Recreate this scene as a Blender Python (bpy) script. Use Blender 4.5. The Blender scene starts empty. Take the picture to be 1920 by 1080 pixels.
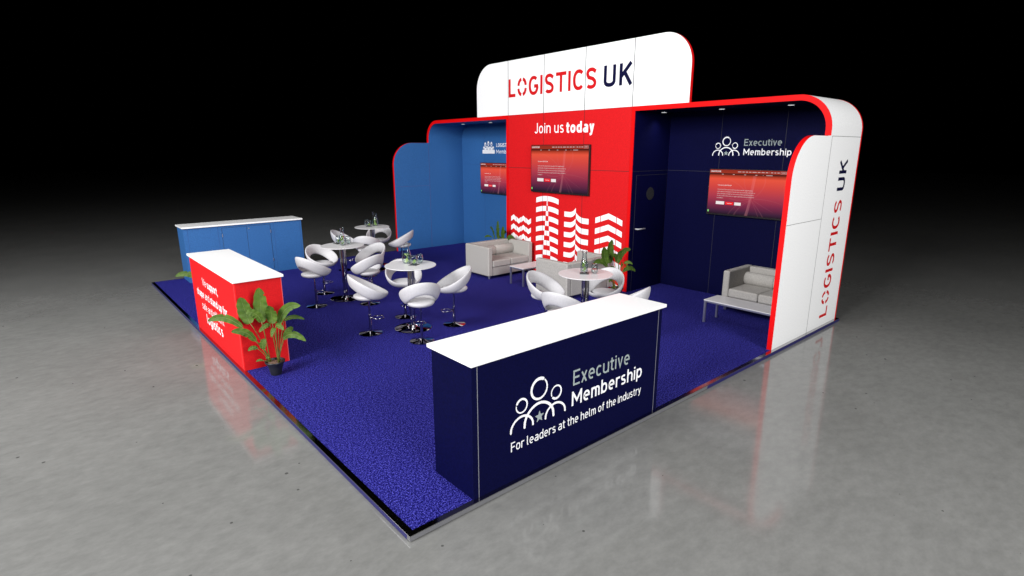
import bpy, math, random
from math import sin, cos, pi, radians, sqrt, atan2
from mathutils import Vector, Matrix

random.seed(7)
scene = bpy.context.scene
col = scene.collection

# ------------------------------------------------------------------ materials
def new_mat(name):
    m = bpy.data.materials.new(name); m.use_nodes = True
    nt = m.node_tree
    return m, nt, nt.nodes['Principled BSDF']

def pmat(name, base, rough=0.5, metal=0.0, spec=0.5, grain=0.0, gscale=60, bump=0.0, bscale=200, coat=0.0):
    m, nt, b = new_mat(name)
    b.inputs['Base Color'].default_value = (*base, 1)
    b.inputs['Roughness'].default_value = rough
    b.inputs['Metallic'].default_value = metal
    b.inputs['Specular IOR Level'].default_value = spec
    if coat: b.inputs['Coat Weight'].default_value = coat
    if grain or bump:
        tc = nt.nodes.new('ShaderNodeTexCoord')
    if grain:
        n = nt.nodes.new('ShaderNodeTexNoise'); n.inputs['Scale'].default_value = gscale; n.inputs['Detail'].default_value = 3
        nt.links.new(tc.outputs['Object'], n.inputs['Vector'])
        r = nt.nodes.new('ShaderNodeValToRGB')
        r.color_ramp.elements[0].position = 0.3; r.color_ramp.elements[1].position = 0.7
        r.color_ramp.elements[0].color = (*[c * (1 - grain) for c in base], 1)
        r.color_ramp.elements[1].color = (*[min(1, c * (1 + grain)) for c in base], 1)
        nt.links.new(n.outputs['Fac'], r.inputs['Fac']); nt.links.new(r.outputs['Color'], b.inputs['Base Color'])
    if bump:
        n2 = nt.nodes.new('ShaderNodeTexNoise'); n2.inputs['Scale'].default_value = bscale; n2.inputs['Detail'].default_value = 2
        nt.links.new(tc.outputs['Object'], n2.inputs['Vector'])
        bp = nt.nodes.new('ShaderNodeBump'); bp.inputs['Strength'].default_value = bump; bp.inputs['Distance'].default_value = 0.002
        nt.links.new(n2.outputs['Fac'], bp.inputs['Height']); nt.links.new(bp.outputs['Normal'], b.inputs['Normal'])
    return m

RED = (0.60, 0.0095, 0.012); NAVY = (0.0016, 0.0020, 0.0265); BLUE = (0.029, 0.116, 0.315)
M = {}
M['red'] = pmat('red_laminate', RED, 0.55, spec=0.12, grain=0.10, gscale=70)
M['red_edge'] = pmat('red_edge_paint', (0.66, 0.003, 0.004), 0.5, spec=0.12, grain=0.04)
M['white_panel'] = pmat('white_laminate', (0.86, 0.86, 0.86), 0.5, spec=0.3, grain=0.05, gscale=60)
M['white_top'] = pmat('white_countertop', (0.86, 0.86, 0.86), 0.3, grain=0.01)
M['navy'] = pmat('navy_laminate', NAVY, 0.6, spec=0.05, grain=0.22, gscale=60)
M['blue'] = pmat('blue_laminate', BLUE, 0.5, spec=0.2, grain=0.13, gscale=60)
M['vinyl_white'] = pmat('white_vinyl', (0.86, 0.86, 0.88), 0.5, spec=0.3, grain=0.01)
M['vinyl_red'] = pmat('red_vinyl', (0.56, 0.008, 0.011), 0.5, spec=0.12, grain=0.02)
M['vinyl_navy'] = pmat('navy_vinyl', (0.004, 0.004, 0.032), 0.5, spec=0.08, grain=0.02)
M['vinyl_grey'] = pmat('grey_vinyl', (0.30, 0.35, 0.35), 0.5, spec=0.3, grain=0.02)
M['seam_dark'] = pmat('dark_seam', (0.015, 0.015, 0.015), 0.8, grain=0.1)
M['seam_red'] = pmat('red_seam', (0.06, 0.006, 0.006), 0.8, grain=0.1)
M['seam_navy'] = pmat('grey_seam', (0.022, 0.021, 0.03), 0.6, grain=0.1)
M['seam_blue'] = pmat('blue_seam', (0.02, 0.06, 0.2), 0.7, grain=0.1)
M['seam_light'] = pmat('light_seam', (0.62, 0.10, 0.10), 0.5, grain=0.05)
M['seam_mauve'] = pmat('mauve_seam', (0.10, 0.07, 0.20), 0.6, grain=0.05)
M['seam_pale'] = pmat('pale_seam', (0.22, 0.22, 0.25), 0.5, grain=0.05)
M['chrome'] = pmat('chrome', (0.42, 0.41, 0.43), 0.05, metal=1.0, grain=0.01)
M['alu'] = pmat('polished_aluminium', (0.20, 0.20, 0.215), 0.4, metal=0.4, grain=0.03, gscale=20)
M['alu_top'] = pmat('anodised_top_edge', (0.45, 0.44, 0.46), 0.12, metal=1.0, grain=0.03, gscale=20)
M['bluetrim'] = pmat('blue_side_trim', (0.020, 0.018, 0.105), 0.4, spec=0.2, grain=0.05)
M['steel'] = pmat('satin_steel', (0.42, 0.43, 0.52), 0.32, metal=0.85, grain=0.03)
M['leather'] = pmat('white_leatherette', (0.50, 0.49, 0.505), 0.5, spec=0.25, grain=0.05, bump=0.25, bscale=160)
M['sofa'] = pmat('grey_sofa_fabric', (0.36, 0.343, 0.322), 0.9, spec=0.15, grain=0.16, gscale=75, bump=0.8, bscale=150)
M['table_top'] = pmat('white_table_laminate', (0.64, 0.63, 0.64), 0.3, grain=0.06, gscale=80)
M['black'] = pmat('black_bezel', (0.012, 0.011, 0.012), 0.3, grain=0.05)
M['pot'] = pmat('black_plastic_pot', (0.014, 0.015, 0.017), 0.45, grain=0.15, gscale=30)
M['soil'] = pmat('brown_soil', (0.12, 0.07, 0.045), 0.95, grain=0.5, gscale=50, bump=1.0, bscale=90)
M['stem'] = pmat('green_stem', (0.12, 0.13, 0.022), 0.5, grain=0.2, gscale=30)
M['coaster'] = pmat('slate_coaster', (0.07, 0.075, 0.075), 0.5, grain=0.2, gscale=40)
M['lime'] = pmat('lime_flesh', (0.52, 0.58, 0.22), 0.4, grain=0.15, gscale=60)
M['limerind'] = pmat('lime_rind', (0.24, 0.34, 0.08), 0.4, grain=0.15, gscale=60)
M['porthole'] = pmat('smoked_porthole', (0.028, 0.028, 0.028), 0.2, grain=0.05)

# glass: a thin clear shell
def glassmat(name, tint, fac):
    m, nt, b = new_mat(name)
    out = nt.nodes['Material Output']
    tr = nt.nodes.new('ShaderNodeBsdfTransparent'); tr.inputs['Color'].default_value = (*tint, 1)
    gl = nt.nodes.new('ShaderNodeBsdfGlossy'); gl.inputs['Roughness'].default_value = 0.04
    gl.inputs['Color'].default_value = (0.70, 0.74, 0.76, 1)
    lw = nt.nodes.new('ShaderNodeLayerWeight'); lw.inputs['Blend'].default_value = fac
    mx = nt.nodes.new('ShaderNodeMixShader')
    nt.links.new(lw.outputs['Facing'], mx.inputs['Fac'])
    nt.links.new(tr.outputs[0], mx.inputs[1]); nt.links.new(gl.outputs[0], mx.inputs[2])
    nt.links.new(mx.outputs[0], out.inputs['Surface'])
    return m
M['glass'] = glassmat('clear_glass', (0.90, 0.94, 0.94), 0.42)
M['water'] = glassmat('lime_water', (0.90, 0.945, 0.925), 0.30)

# leaf
m, nt, b = new_mat('banana_leaf'); M['leaf'] = m
tc = nt.nodes.new('ShaderNodeTexCoord')
n = nt.nodes.new('ShaderNodeTexNoise'); n.inputs['Scale'].default_value = 14; n.inputs['Detail'].default_value = 5
nt.links.new(tc.outputs['Object'], n.inputs['Vector'])
r = nt.nodes.new('ShaderNodeValToRGB')
r.color_ramp.elements[0].position = 0.3; r.color_ramp.elements[1].position = 0.72
r.color_ramp.elements[0].color = (0.030, 0.070, 0.006, 1); r.color_ramp.elements[1].color = (0.078, 0.135, 0.014, 1)
nt.links.new(n.outputs['Fac'], r.inputs['Fac']); nt.links.new(r.outputs['Color'], b.inputs['Base Color'])
b.inputs['Roughness'].default_value = 0.6; b.inputs['Specular IOR Level'].default_value = 0.25
w = nt.nodes.new('ShaderNodeTexWave'); w.inputs['Scale'].default_value = 30; w.inputs['Distortion'].default_value = 2
nt.links.new(tc.outputs['Object'], w.inputs['Vector'])
bp = nt.nodes.new('ShaderNodeBump'); bp.inputs['Strength'].default_value = 0.10; bp.inputs['Distance'].default_value = 0.002
nt.links.new(w.outputs['Fac'], bp.inputs['Height']); nt.links.new(bp.outputs['Normal'], b.inputs['Normal'])
M['midrib'] = pmat('leaf_midrib', (0.20, 0.25, 0.08), 0.5, grain=0.1)

# carpet: flecked blue pile
m, nt, b = new_mat('blue_carpet'); M['carpet'] = m
tc = nt.nodes.new('ShaderNodeTexCoord')
n = nt.nodes.new('ShaderNodeTexNoise'); n.inputs['Scale'].default_value = 105; n.inputs['Detail'].default_value = 3; n.inputs['Roughness'].default_value = 0.7
nt.links.new(tc.outputs['Object'], n.inputs['Vector'])
n2 = nt.nodes.new('ShaderNodeTexNoise'); n2.inputs['Scale'].default_value = 48; n2.inputs['Detail'].default_value = 2; n2.inputs['Roughness'].default_value = 0.6
nt.links.new(tc.outputs['Object'], n2.inputs['Vector'])
mxn = nt.nodes.new('ShaderNodeMix'); mxn.data_type = 'FLOAT'; mxn.inputs['Factor'].default_value = 0.22
nt.links.new(n.outputs['Fac'], mxn.inputs['A']); nt.links.new(n2.outputs['Fac'], mxn.inputs['B'])
r = nt.nodes.new('ShaderNodeValToRGB')
e = r.color_ramp.elements
e[0].position = 0.445; e[0].color = (0.0012, 0.0008, 0.045, 1)
e[1].position = 0.585; e[1].color = (0.080, 0.078, 0.46, 1)
k = e.new(0.512); k.color = (0.0060, 0.0048, 0.145, 1)
nt.links.new(mxn.outputs['Result'], r.inputs['Fac']); nt.links.new(r.outputs['Color'], b.inputs['Base Color'])
b.inputs['Roughness'].default_value = 0.95; b.inputs['Specular IOR Level'].default_value = 0.1
bp = nt.nodes.new('ShaderNodeBump'); bp.inputs['Strength'].default_value = 0.6; bp.inputs['Distance'].default_value = 0.006
nt.links.new(n.outputs['Fac'], bp.inputs['Height']); nt.links.new(bp.outputs['Normal'], b.inputs['Normal'])

# polished concrete
m, nt, b = new_mat('polished_concrete'); M['concrete'] = m
tc = nt.nodes.new('ShaderNodeTexCoord')
n = nt.nodes.new('ShaderNodeTexNoise'); n.inputs['Scale'].default_value = 0.9; n.inputs['Detail'].default_value = 8; n.inputs['Roughness'].default_value = 0.62
nt.links.new(tc.outputs['Object'], n.inputs['Vector'])
r = nt.nodes.new('ShaderNodeValToRGB'); e = r.color_ramp.elements
e[0].position = 0.25; e[0].color = (0.152, 0.152, 0.146, 1); e[1].position = 0.75; e[1].color = (0.184, 0.184, 0.177, 1)
nt.links.new(n.outputs['Fac'], r.inputs['Fac'])
nf = nt.nodes.new('ShaderNodeTexNoise'); nf.inputs['Scale'].default_value = 7.5; nf.inputs['Detail'].default_value = 12; nf.inputs['Roughness'].default_value = 0.72
mpf = nt.nodes.new('ShaderNodeMapping'); mpf.inputs['Scale'].default_value = (1.0, 1.7, 1.0); mpf.inputs['Rotation'].default_value = (0, 0, 0.7)
nt.links.new(tc.outputs['Object'], mpf.inputs['Vector']); nt.links.new(mpf.outputs['Vector'], nf.inputs['Vector'])
rf = nt.nodes.new('ShaderNodeMapRange'); rf.inputs['From Min'].default_value = 0.3; rf.inputs['From Max'].default_value = 0.7; rf.inputs['To Min'].default_value = 0.85; rf.inputs['To Max'].default_value = 1.13
nt.links.new(nf.outputs['Fac'], rf.inputs['Value'])
mf = nt.nodes.new('ShaderNodeMix'); mf.data_type = 'RGBA'; mf.blend_type = 'MULTIPLY'; mf.inputs['Factor'].default_value = 1.0
nt.links.new(r.outputs['Color'], mf.inputs['A']); nt.links.new(rf.outputs['Result'], mf.inputs['B'])
v = nt.nodes.new('ShaderNodeTexVoronoi'); v.inputs['Scale'].default_value = 6.5
nt.links.new(tc.outputs['Object'], v.inputs['Vector'])
# only some of the cells carry a pit
sr = nt.nodes.new('ShaderNodeSeparateColor'); nt.links.new(v.outputs['Color'], sr.inputs['Color'])
mul = nt.nodes.new('ShaderNodeMath'); mul.operation = 'MULTIPLY'; mul.inputs[1].default_value = 0.22
nt.links.new(sr.outputs['Red'], mul.inputs[0])
sub = nt.nodes.new('ShaderNodeMath'); sub.operation = 'SUBTRACT'; sub.inputs[1].default_value = 0.125
nt.links.new(mul.outputs[0], sub.inputs[0])
lt = nt.nodes.new('ShaderNodeMath'); lt.operation = 'LESS_THAN'
nt.links.new(v.outputs['Distance'], lt.inputs[0]); nt.links.new(sub.outputs[0], lt.inputs[1])
pf = nt.nodes.new('ShaderNodeMath'); pf.operation = 'MULTIPLY'; pf.inputs[1].default_value = 0.75
nt.links.new(lt.outputs[0], pf.inputs[0])
mx = nt.nodes.new('ShaderNodeMix'); mx.data_type = 'RGBA'
nt.links.new(pf.outputs[0], mx.inputs['Factor']); nt.links.new(mf.outputs['Result'], mx.inputs['A'])
mx.inputs['B'].default_value = (0.035, 0.035, 0.033, 1)
nt.links.new(mx.outputs['Result'], b.inputs['Base Color'])
n3 = nt.nodes.new('ShaderNodeTexNoise'); n3.inputs['Scale'].default_value = 2.5; n3.inputs['Detail'].default_value = 6
nt.links.new(tc.outputs['Object'], n3.inputs['Vector'])
mr = nt.nodes.new('ShaderNodeMapRange'); mr.inputs['To Min'].default_value = 0.05; mr.inputs['To Max'].default_value = 0.135
nt.links.new(n3.outputs['Fac'], mr.inputs['Value']); nt.links.new(mr.outputs['Result'], b.inputs['Roughness'])
b.inputs['Specular IOR Level'].default_value = 0.5
nb = nt.nodes.new('ShaderNodeTexNoise'); nb.inputs['Scale'].default_value = 35; nb.inputs['Detail'].default_value = 4
nt.links.new(tc.outputs['Object'], nb.inputs['Vector'])
bp = nt.nodes.new('ShaderNodeBump'); bp.inputs['Strength'].default_value = 0.05; bp.inputs['Distance'].default_value = 0.001
nt.links.new(nb.outputs['Fac'], bp.inputs['Height']); nt.links.new(bp.outputs['Normal'], b.inputs['Normal'])

# screens give off light
def emat(name, color, strength=1.0):
    m, nt, b = new_mat(name)
    b.inputs['Base Color'].default_value = (0.01, 0.01, 0.01, 1)
    b.inputs['Emission Color'].default_value = (*color, 1); b.inputs['Emission Strength'].default_value = strength
    b.inputs['Roughness'].default_value = 0.4; b.inputs['Specular IOR Level'].default_value = 0.0
    return m
m, nt, b = new_mat('web_page_screen'); M['screen'] = m
tc = nt.nodes.new('ShaderNodeTexCoord'); sx = nt.nodes.new('ShaderNodeSeparateXYZ')
nt.links.new(tc.outputs['Generated'], sx.inputs[0])
r = nt.nodes.new('ShaderNodeValToRGB'); e = r.color_ramp.elements
stops = [(0.0, (0.016, 0.006, 0.016)), (0.06, (0.045, 0.012, 0.04)), (0.22, (0.19, 0.020, 0.060)), (0.42, (0.42, 0.040, 0.068)), (0.62, (0.64, 0.058, 0.050)),
         (0.80, (0.80, 0.085, 0.045)), (0.86, (0.45, 0.045, 0.018)), (0.905, (0.05, 0.008, 0.006)), (0.918, (0.05, 0.008, 0.006)), (0.922, (0.33, 0.032, 0.012)), (1.0, (0.28, 0.022, 0.012))]
e[0].position, e[0].color = stops[0][0], (*stops[0][1], 1)
e[1].position, e[1].color = stops[-1][0], (*stops[-1][1], 1)
for p_, c_ in stops[1:-1]:
    k = e.new(p_); k.color = (*c_, 1)
nt.links.new(sx.outputs['Z'], r.inputs['Fac'])
b.inputs['Base Color'].default_value = (0.004, 0.003, 0.003, 1); b.inputs['Roughness'].default_value = 0.3; b.inputs['Specular IOR Level'].default_value = 0.08
nt.links.new(r.outputs['Color'], b.inputs['Emission Color']); b.inputs['Emission Strength'].default_value = 1.0
# light trails: part see-through glow on the page
m, nt, b = new_mat('screen_light_trail'); M['trail'] = m
out = nt.nodes['Material Output']
em = nt.nodes.new('ShaderNodeEmission'); em.inputs['Color'].default_value = (1, 0.38, 0.42, 1); em.inputs['Strength'].default_value = 1.0
tr = nt.nodes.new('ShaderNodeBsdfTransparent'); mx = nt.nodes.new('ShaderNodeMixShader'); mx.inputs['Fac'].default_value = 0.055
nt.links.new(tr.outputs[0], mx.inputs[1]); nt.links.new(em.outputs[0], mx.inputs[2]); nt.links.new(mx.outputs[0], out.inputs['Surface'])
M['px_white'] = emat('screen_white', (0.85, 0.80, 0.80))
M['px_grey'] = emat('screen_soft_white', (0.62, 0.45, 0.45))
M['px_red'] = emat('screen_red_button', (0.9, 0.01, 0.015))
M['px_green'] = emat('screen_green_dot', (0.25, 0.75, 0.2))
M['lamp'] = emat('downlight_disc', (1, 1, 1), 1.0)

# ------------------------------------------------------------------ mesh helpers
class MB:
    def __init__(s): s.v = []; s.f = []
    def add(s, vs, fs):
        o = len(s.v); s.v += [tuple(p) for p in vs]; s.f += [tuple(i + o for i in f) for f in fs]; return s
    def box(s, x0, x1, y0, y1, z0, z1):
        return s.add([(x0,y0,z0),(x1,y0,z0),(x1,y1,z0),(x0,y1,z0),(x0,y0,z1),(x1,y0,z1),(x1,y1,z1),(x0,y1,z1)],
                     [(3,2,1,0),(4,5,6,7),(0,1,5,4),(1,2,6,5),(2,3,7,6),(3,0,4,7)])
    def prism(s, poly, fn, a, b):
        """poly: 2D points; fn(p, q, t) -> xyz ; extruded from a to b"""
        n = len(poly)
        vs = [fn(p[0], p[1], a) for p in poly] + [fn(p[0], p[1], b) for p in poly]
        fs = [tuple(range(n)), tuple(range(2*n-1, n-1, -1))]
        fs += [(i, i+n, (i+1) % n + n, (i+1) % n) for i in range(n)]
        return s.add(vs, fs)
    def band(s, pa, pb, fn, a, b):
        """solid between two open polylines of equal length, extruded a..b"""
        n = len(pa)
        vs = [fn(p[0], p[1], a) for p in pa] + [fn(p[0], p[1], a) for p in pb] + [fn(p[0], p[1], b) for p in pa] + [fn(p[0], p[1], b) for p in pb]
        fs = []
        for i in range(n-1):
            fs += [(i, i+1, n+i+1, n+i), (2*n+i, 3*n+i, 3*n+i+1, 2*n+i+1), (i, 2*n+i, 2*n+i+1, i+1), (n+i, n+i+1, 3*n+i+1, 3*n+i)]
        fs += [(0, n, 3*n, 2*n), (n-1, 3*n-1, 4*n-1, 2*n-1)]
        return s.add(vs, fs)
    def tube(s, pts, r, n=10, closed=False, caps=True):
        pts = [Vector(p) for p in pts]; m_ = len(pts)
        rs = r if isinstance(r, (list, tuple)) else [r] * m_
        vs = []; prev = None
        for i, p in enumerate(pts):
            if closed: t = (pts[(i+1) % m_] - pts[i-1]).normalized()
            else: t = (pts[min(i+1, m_-1)] - pts[max(i-1, 0)]).normalized()
            if prev is None:
                a = t.cross(Vector((0, 0, 1)))
                if a.length < 1e-3: a = t.cross(Vector((1, 0, 0)))
            else: a = prev - t * prev.dot(t)
            a.normalize(); prev = a; bb = t.cross(a)
            for k in range(n):
                th = 2*pi*k/n; vs.append(p + rs[i]*(cos(th)*a + sin(th)*bb))
        fs = []
        for i in range(m_ if closed else m_-1):
            for k in range(n):
                j = (i+1) % m_
                fs.append((i*n+k, i*n+(k+1) % n, j*n+(k+1) % n, j*n+k))
        if caps and not closed:
            fs.append(tuple(range(n-1, -1, -1))); fs.append(tuple(range((m_-1)*n, m_*n)))
        return s.add(vs, fs)
    def lathe(s, prof, n=32, cx=0, cy=0, sx=1, sy=1):
        vs = []; fs = []
        for (r_, z_) in prof:
            for k in range(n):
                th = 2*pi*k/n; vs.append((cx + sx*r_*cos(th), cy + sy*r_*sin(th), z_))
        for i in range(len(prof)-1):
            for k in range(n):
                fs.append((i*n+k, i*n+(k+1) % n, (i+1)*n+(k+1) % n, (i+1)*n+k))
        if prof[0][0] > 1e-6: fs.append(tuple(range(n-1, -1, -1)))
        if prof[-1][0] > 1e-6: fs.append(tuple(range((len(prof)-1)*n, len(prof)*n)))
        return s.add(vs, fs)
    def build(s, name, mat, parent=None, smooth=False, bevel=0.0, seg=2, flat=False):
        me = bpy.data.meshes.new(name); me.from_pydata(s.v, [], s.f); me.update()
        o = bpy.data.objects.new(name, me); col.objects.link(o)
        me.materials.append(mat)
        if not flat:
            import bmesh
            bm = bmesh.new(); bm.from_mesh(me); bmesh.ops.remove_doubles(bm, verts=bm.verts, dist=1e-6)
            bmesh.ops.recalc_face_normals(bm, faces=bm.faces); bm.to_mesh(me); bm.free()
        if smooth or bevel:
            for p in me.polygons: p.use_smooth = True
        if bevel:
            md = o.modifiers.new('bevel', 'BEVEL'); md.width = bevel; md.segments = seg; md.limit_method = 'ANGLE'; md.angle_limit = radians(35); md.harden_normals = True
        elif smooth == 'angle':
            import bmesh
            bm = bmesh.new(); bm.from_mesh(me)
            for ed in bm.edges:
                if len(ed.link_faces) == 2 and ed.calc_face_angle(0) > radians(40): ed.smooth = False
            bm.to_mesh(me); bm.free()
        if parent is not None: o.parent = parent
        return o

class Seams(MB):
    '''every box becomes a strip of its own'''
    def box(s, *a): 
        s.__dict__.setdefault('boxes', []).append(a); return s
    def build(s, name, mat, parent=None, **k):
        for a in s.boxes: MB().box(*a).build(name, mat, parent)

def thing(name, label, cat, loc=(0, 0, 0), rot=0.0, group=None):
    o = bpy.data.objects.new(name, None); col.objects.link(o)
    o.location = loc; o.rotation_euler = (0, 0, rot); o.empty_display_size = 0.1
    o['label'] = label; o['category'] = cat
    if group: o['group'] = group
    return o
def tag(o, label, cat, group=None):
    o['label'] = label; o['category'] = cat
    if group: o['group'] = group
    return o
def dup(root, loc, rot, label, group=None):
    r_ = root.copy(); col.objects.link(r_); r_.location = loc; r_.rotation_euler = (0, 0, rot)
    r_['label'] = label
    if group: r_['group'] = group
    for ch in [c for c in root.children]:
        c = ch.copy(); col.objects.link(c); c.parent = r_
        for g in [q for q in ch.children]:
            d = g.copy(); col.objects.link(d); d.parent = c
    return r_

# ------------------------------------------------------------------ stroke lettering (a plain grotesque)
def E_(cx, cy, rx, ry, a0, a1, n=14, p=2.25):
    o = []
    for i in range(n+1):
        a = radians(a0 + (a1-a0)*i/n); c = cos(a); s_ = sin(a)
        o.append((cx + rx*abs(c)**(2/p)*(1 if c >= 0 else -1), cy + ry*abs(s_)**(2/p)*(1 if s_ >= 0 else -1)))
    return o
XH = 0.73
def glyph(ch, t):
    """strokes (centre lines) and advance width, cap height 1; t = stroke weight"""
    h = t/2; C = 1-h; X = XH-h; W = 0.56; w = 0.50
    bowl = lambda x0, x1, y0, y1, a0, a1: E_((x0+x1)/2, (y0+y1)/2, (x1-x0)/2, (y1-y0)/2, a0, a1)
    G = {
     'L': ([[(h,1),(h,h),(0.46,h)]], 0.48), 'I': ([[(h,0),(h,1)]], t),
     'T': ([[(0,C),(0.56,C)],[(0.28,C),(0.28,0)]], 0.56),
     'E': ([[(0.5,C),(h,C),(h,h),(0.5,h)],[(h,0.52),(0.46,0.52)]], 0.5),
     'F': ([[(0.48,C),(h,C),(h,0)],[(h,0.50),(0.44,0.50)]], 0.48),
     'M': ([[(h,0),(h,1)],[(h,C),(0.38,0.32),(0.76-h,C)],[(0.76-h,1),(0.76-h,0)]], 0.76),
     'K': ([[(h,0),(h,1)],[(0.60-h,1),(h,0.38)],[(0.24,0.60),(0.62-h,0)]], 0.62),
     'U': ([[(h,1),(h,0.28)]+E_(0.29,0.28,0.29-h,0.28-h,180,360)+[(0.58-h,1)]], 0.58),
     'W': ([[(h,1),(0.24,h),(0.43,0.95),(0.62,h),(0.86-h,1)]], 0.86),
     'J': ([[(0.40-h,1),(0.40-h,0.24)]+E_(0.20,0.24,0.20-h,0.24-h,360,200)], 0.40),
     'O': ([E_(0.31,0.5,0.31-h,0.5-h,0,360,32)], 0.62),
     'S': ([[(0.50,0.80)]+E_(0.28,0.735,0.26-h,0.265-h,35,200)+[(0.16,0.555),(0.36,0.47)]+E_(0.28,0.265,0.27-h,0.265-h,30,-150)], 0.56),
     'C': ([E_(0.31,0.5,0.31-h,0.5-h,44,316,24)], 0.56),
     'G': ([E_(0.31,0.5,0.31-h,0.5-h,48,345,24)+[(0.60-h,0.46),(0.34,0.46)]], 0.60),
     'a': ([[(w-h,0),(w-h,0.50)]+E_(0.26,0.50,0.24-h,0.23-h,0,140), E_(0.25,0.22,0.25-h,0.22-h,60,300)+[(w-h,0.2)], [(w-h,0.40),(0.25,0.44-h)]], 0.50),
     'b': ([[(h,0),(h,1)], bowl(h,0.51-h,h,X,0,360)], 0.51),
     'c': ([bowl(h,0.50-h,h,X,50,310)], 0.46),
     'd': ([[(0.51-h,0),(0.51-h,1)], bowl(h,0.51-h,h,X,0,360)], 0.51),
     'e': ([[(h,0.37),(0.50-h,0.37)]+bowl(h,0.50-h,h,X,4,300)], 0.50),
     'f': ([[(0.14,0),(0.14,0.80)]+E_(0.30,0.80,0.16,0.20-h,180,90),[(0,X),(0.32,X)]], 0.32),
     'g': ([bowl(h,0.51-h,h,X,0,360),[(0.51-h,XH),(0.51-h,-0.02)]+E_(0.27,-0.02,0.24-h,0.22-h,0,-150)], 0.51),
     'h': ([[(h,0),(h,1)],[(h,0.45)]+E_(0.25,0.45,0.25-h,XH-0.45-h,150,0)+[(0.50-h,0)]], 0.50),
     'i': ([[(h,0),(h,XH)],[(h,0.84),(h,0.84+t)]], t), 'j': ([[(h,-0.2),(h,XH)],[(h,0.84),(h,0.84+t)]], t),
     'k': ([[(h,0),(h,1)],[(0.46-h,XH),(h,0.28)],[(0.2,0.44),(0.48-h,0)]], 0.48),
     'l': ([[(h,1),(h,0.18)]+E_(0.18,0.18,0.18-h,0.18-h,180,270)], 0.22),
     'm': ([[(h,0),(h,XH)],[(h,0.45)]+E_(0.22,0.45,0.22-h,XH-0.45-h,150,0)+[(0.44-h,0)],[(0.44-h,0.45)]+E_(0.60-t,0.45,0.22-h,XH-0.45-h,150,0)+[(0.82-t-h,0)]], 0.82-t),
     'n': ([[(h,0),(h,XH)],[(h,0.45)]+E_(0.25,0.45,0.25-h,XH-0.45-h,150,0)+[(0.50-h,0)]], 0.50),
     'o': ([bowl(h,0.51-h,h,X,0,360)], 0.51),
     'p': ([[(h,-0.24),(h,XH)], bowl(h,0.51-h,h,X,0,360)], 0.51),
     'q': ([[(0.51-h,-0.24),(0.51-h,XH)], bowl(h,0.51-h,h,X,0,360)], 0.51),
     'r': ([[(h,0),(h,XH)],[(h,0.45)]+E_(0.25,0.45,0.25-h,XH-0.45-h,150,62)], 0.34),
     's': ([E_(0.22,0.545,0.21-h,0.185-h,35,200)+[(0.13,0.40),(0.30,0.34)]+E_(0.22,0.19,0.22-h,0.19-h,30,-150)], 0.44),
     't': ([[(0.13,0.92),(0.13,0.18)]+E_(0.29,0.18,0.16,0.18-h,180,270),[(0,X),(0.31,X)]], 0.31),
     'u': ([[(h,XH),(h,0.26)]+E_(0.25,0.26,0.25-h,0.26-h,180,350)],0.50),
     'v': ([[(h,XH),(0.23,h*0.6),(0.46-h,XH)]], 0.46),
     'w': ([[(h,XH),(0.20,h*0.6),(0.36,XH-h),(0.52,h*0.6),(0.72-h,XH)]], 0.72),
     'x': ([[(h,XH),(0.46-h,0)],[(h,0),(0.46-h,XH)]], 0.46),
     'y': ([[(h,XH),(0.24,h)],[(0.47-h,XH),(0.20,-0.13),(0.06,-0.20)]], 0.47),
     ',': ([[(h*1.3,t*0.9),(h*0.7,-0.14)]], t), '.': ([[(h,0),(h,t)]], t), '\'': ([[(h,1),(h,0.78)]], t),
    }
    st, wd = G[ch]
    if ch == 'u': st = st + [[(0.50-h, XH), (0.50-h, 0)]]
    return st, wd

def ribbon(mb, pts, t, fn, z, round_caps=False):
    """flat stroke of width t along pts -> mesh; fn(u, v, n) places it"""
    P = [Vector((p[0], p[1])) for p in pts]
    Q = [P[0]]
    for p in P[1:]:
        if (p - Q[-1]).length > 1e-5: Q.append(p)
    closed = (Q[0] - Q[-1]).length < 1e-4
    if closed: Q = Q[:-1]
    n = len(Q); vs = []
    for i in range(n):
        a = Q[i] - Q[i-1] if (i > 0 or closed) else Q[1] - Q[0]
        b_ = Q[(i+1) % n] - Q[i] if (i < n-1 or closed) else Q[-1] - Q[-2]
        a = a.normalized(); b_ = b_.normalized()
        tt = a + b_
        if tt.length < 1e-3: tt = b_
        tt.normalize(); nn = Vector((-tt.y, tt.x)); k = 1/max(0.45, nn.dot(Vector((-a.y, a.x))))
        vs += [Q[i] + nn*(t/2*k), Q[i] - nn*(t/2*k)]
    fs = [(2*i, 2*i+1, 2*((i+1) % n)+1, 2*((i+1) % n)) for i in range(n if closed else n-1)]
    mb.add([fn(p.x, p.y, z) for p in vs], fs)
    if round_caps and not closed:
        for k_, c in enumerate((Q[0], Q[-1])):
            zz = z + 0.00012*(k_+1)
            mb.add([fn(c.x + t/2*cos(2*pi*j/16), c.y + t/2*sin(2*pi*j/16), zz) for j in range(16)], [tuple(range(16))])

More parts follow.
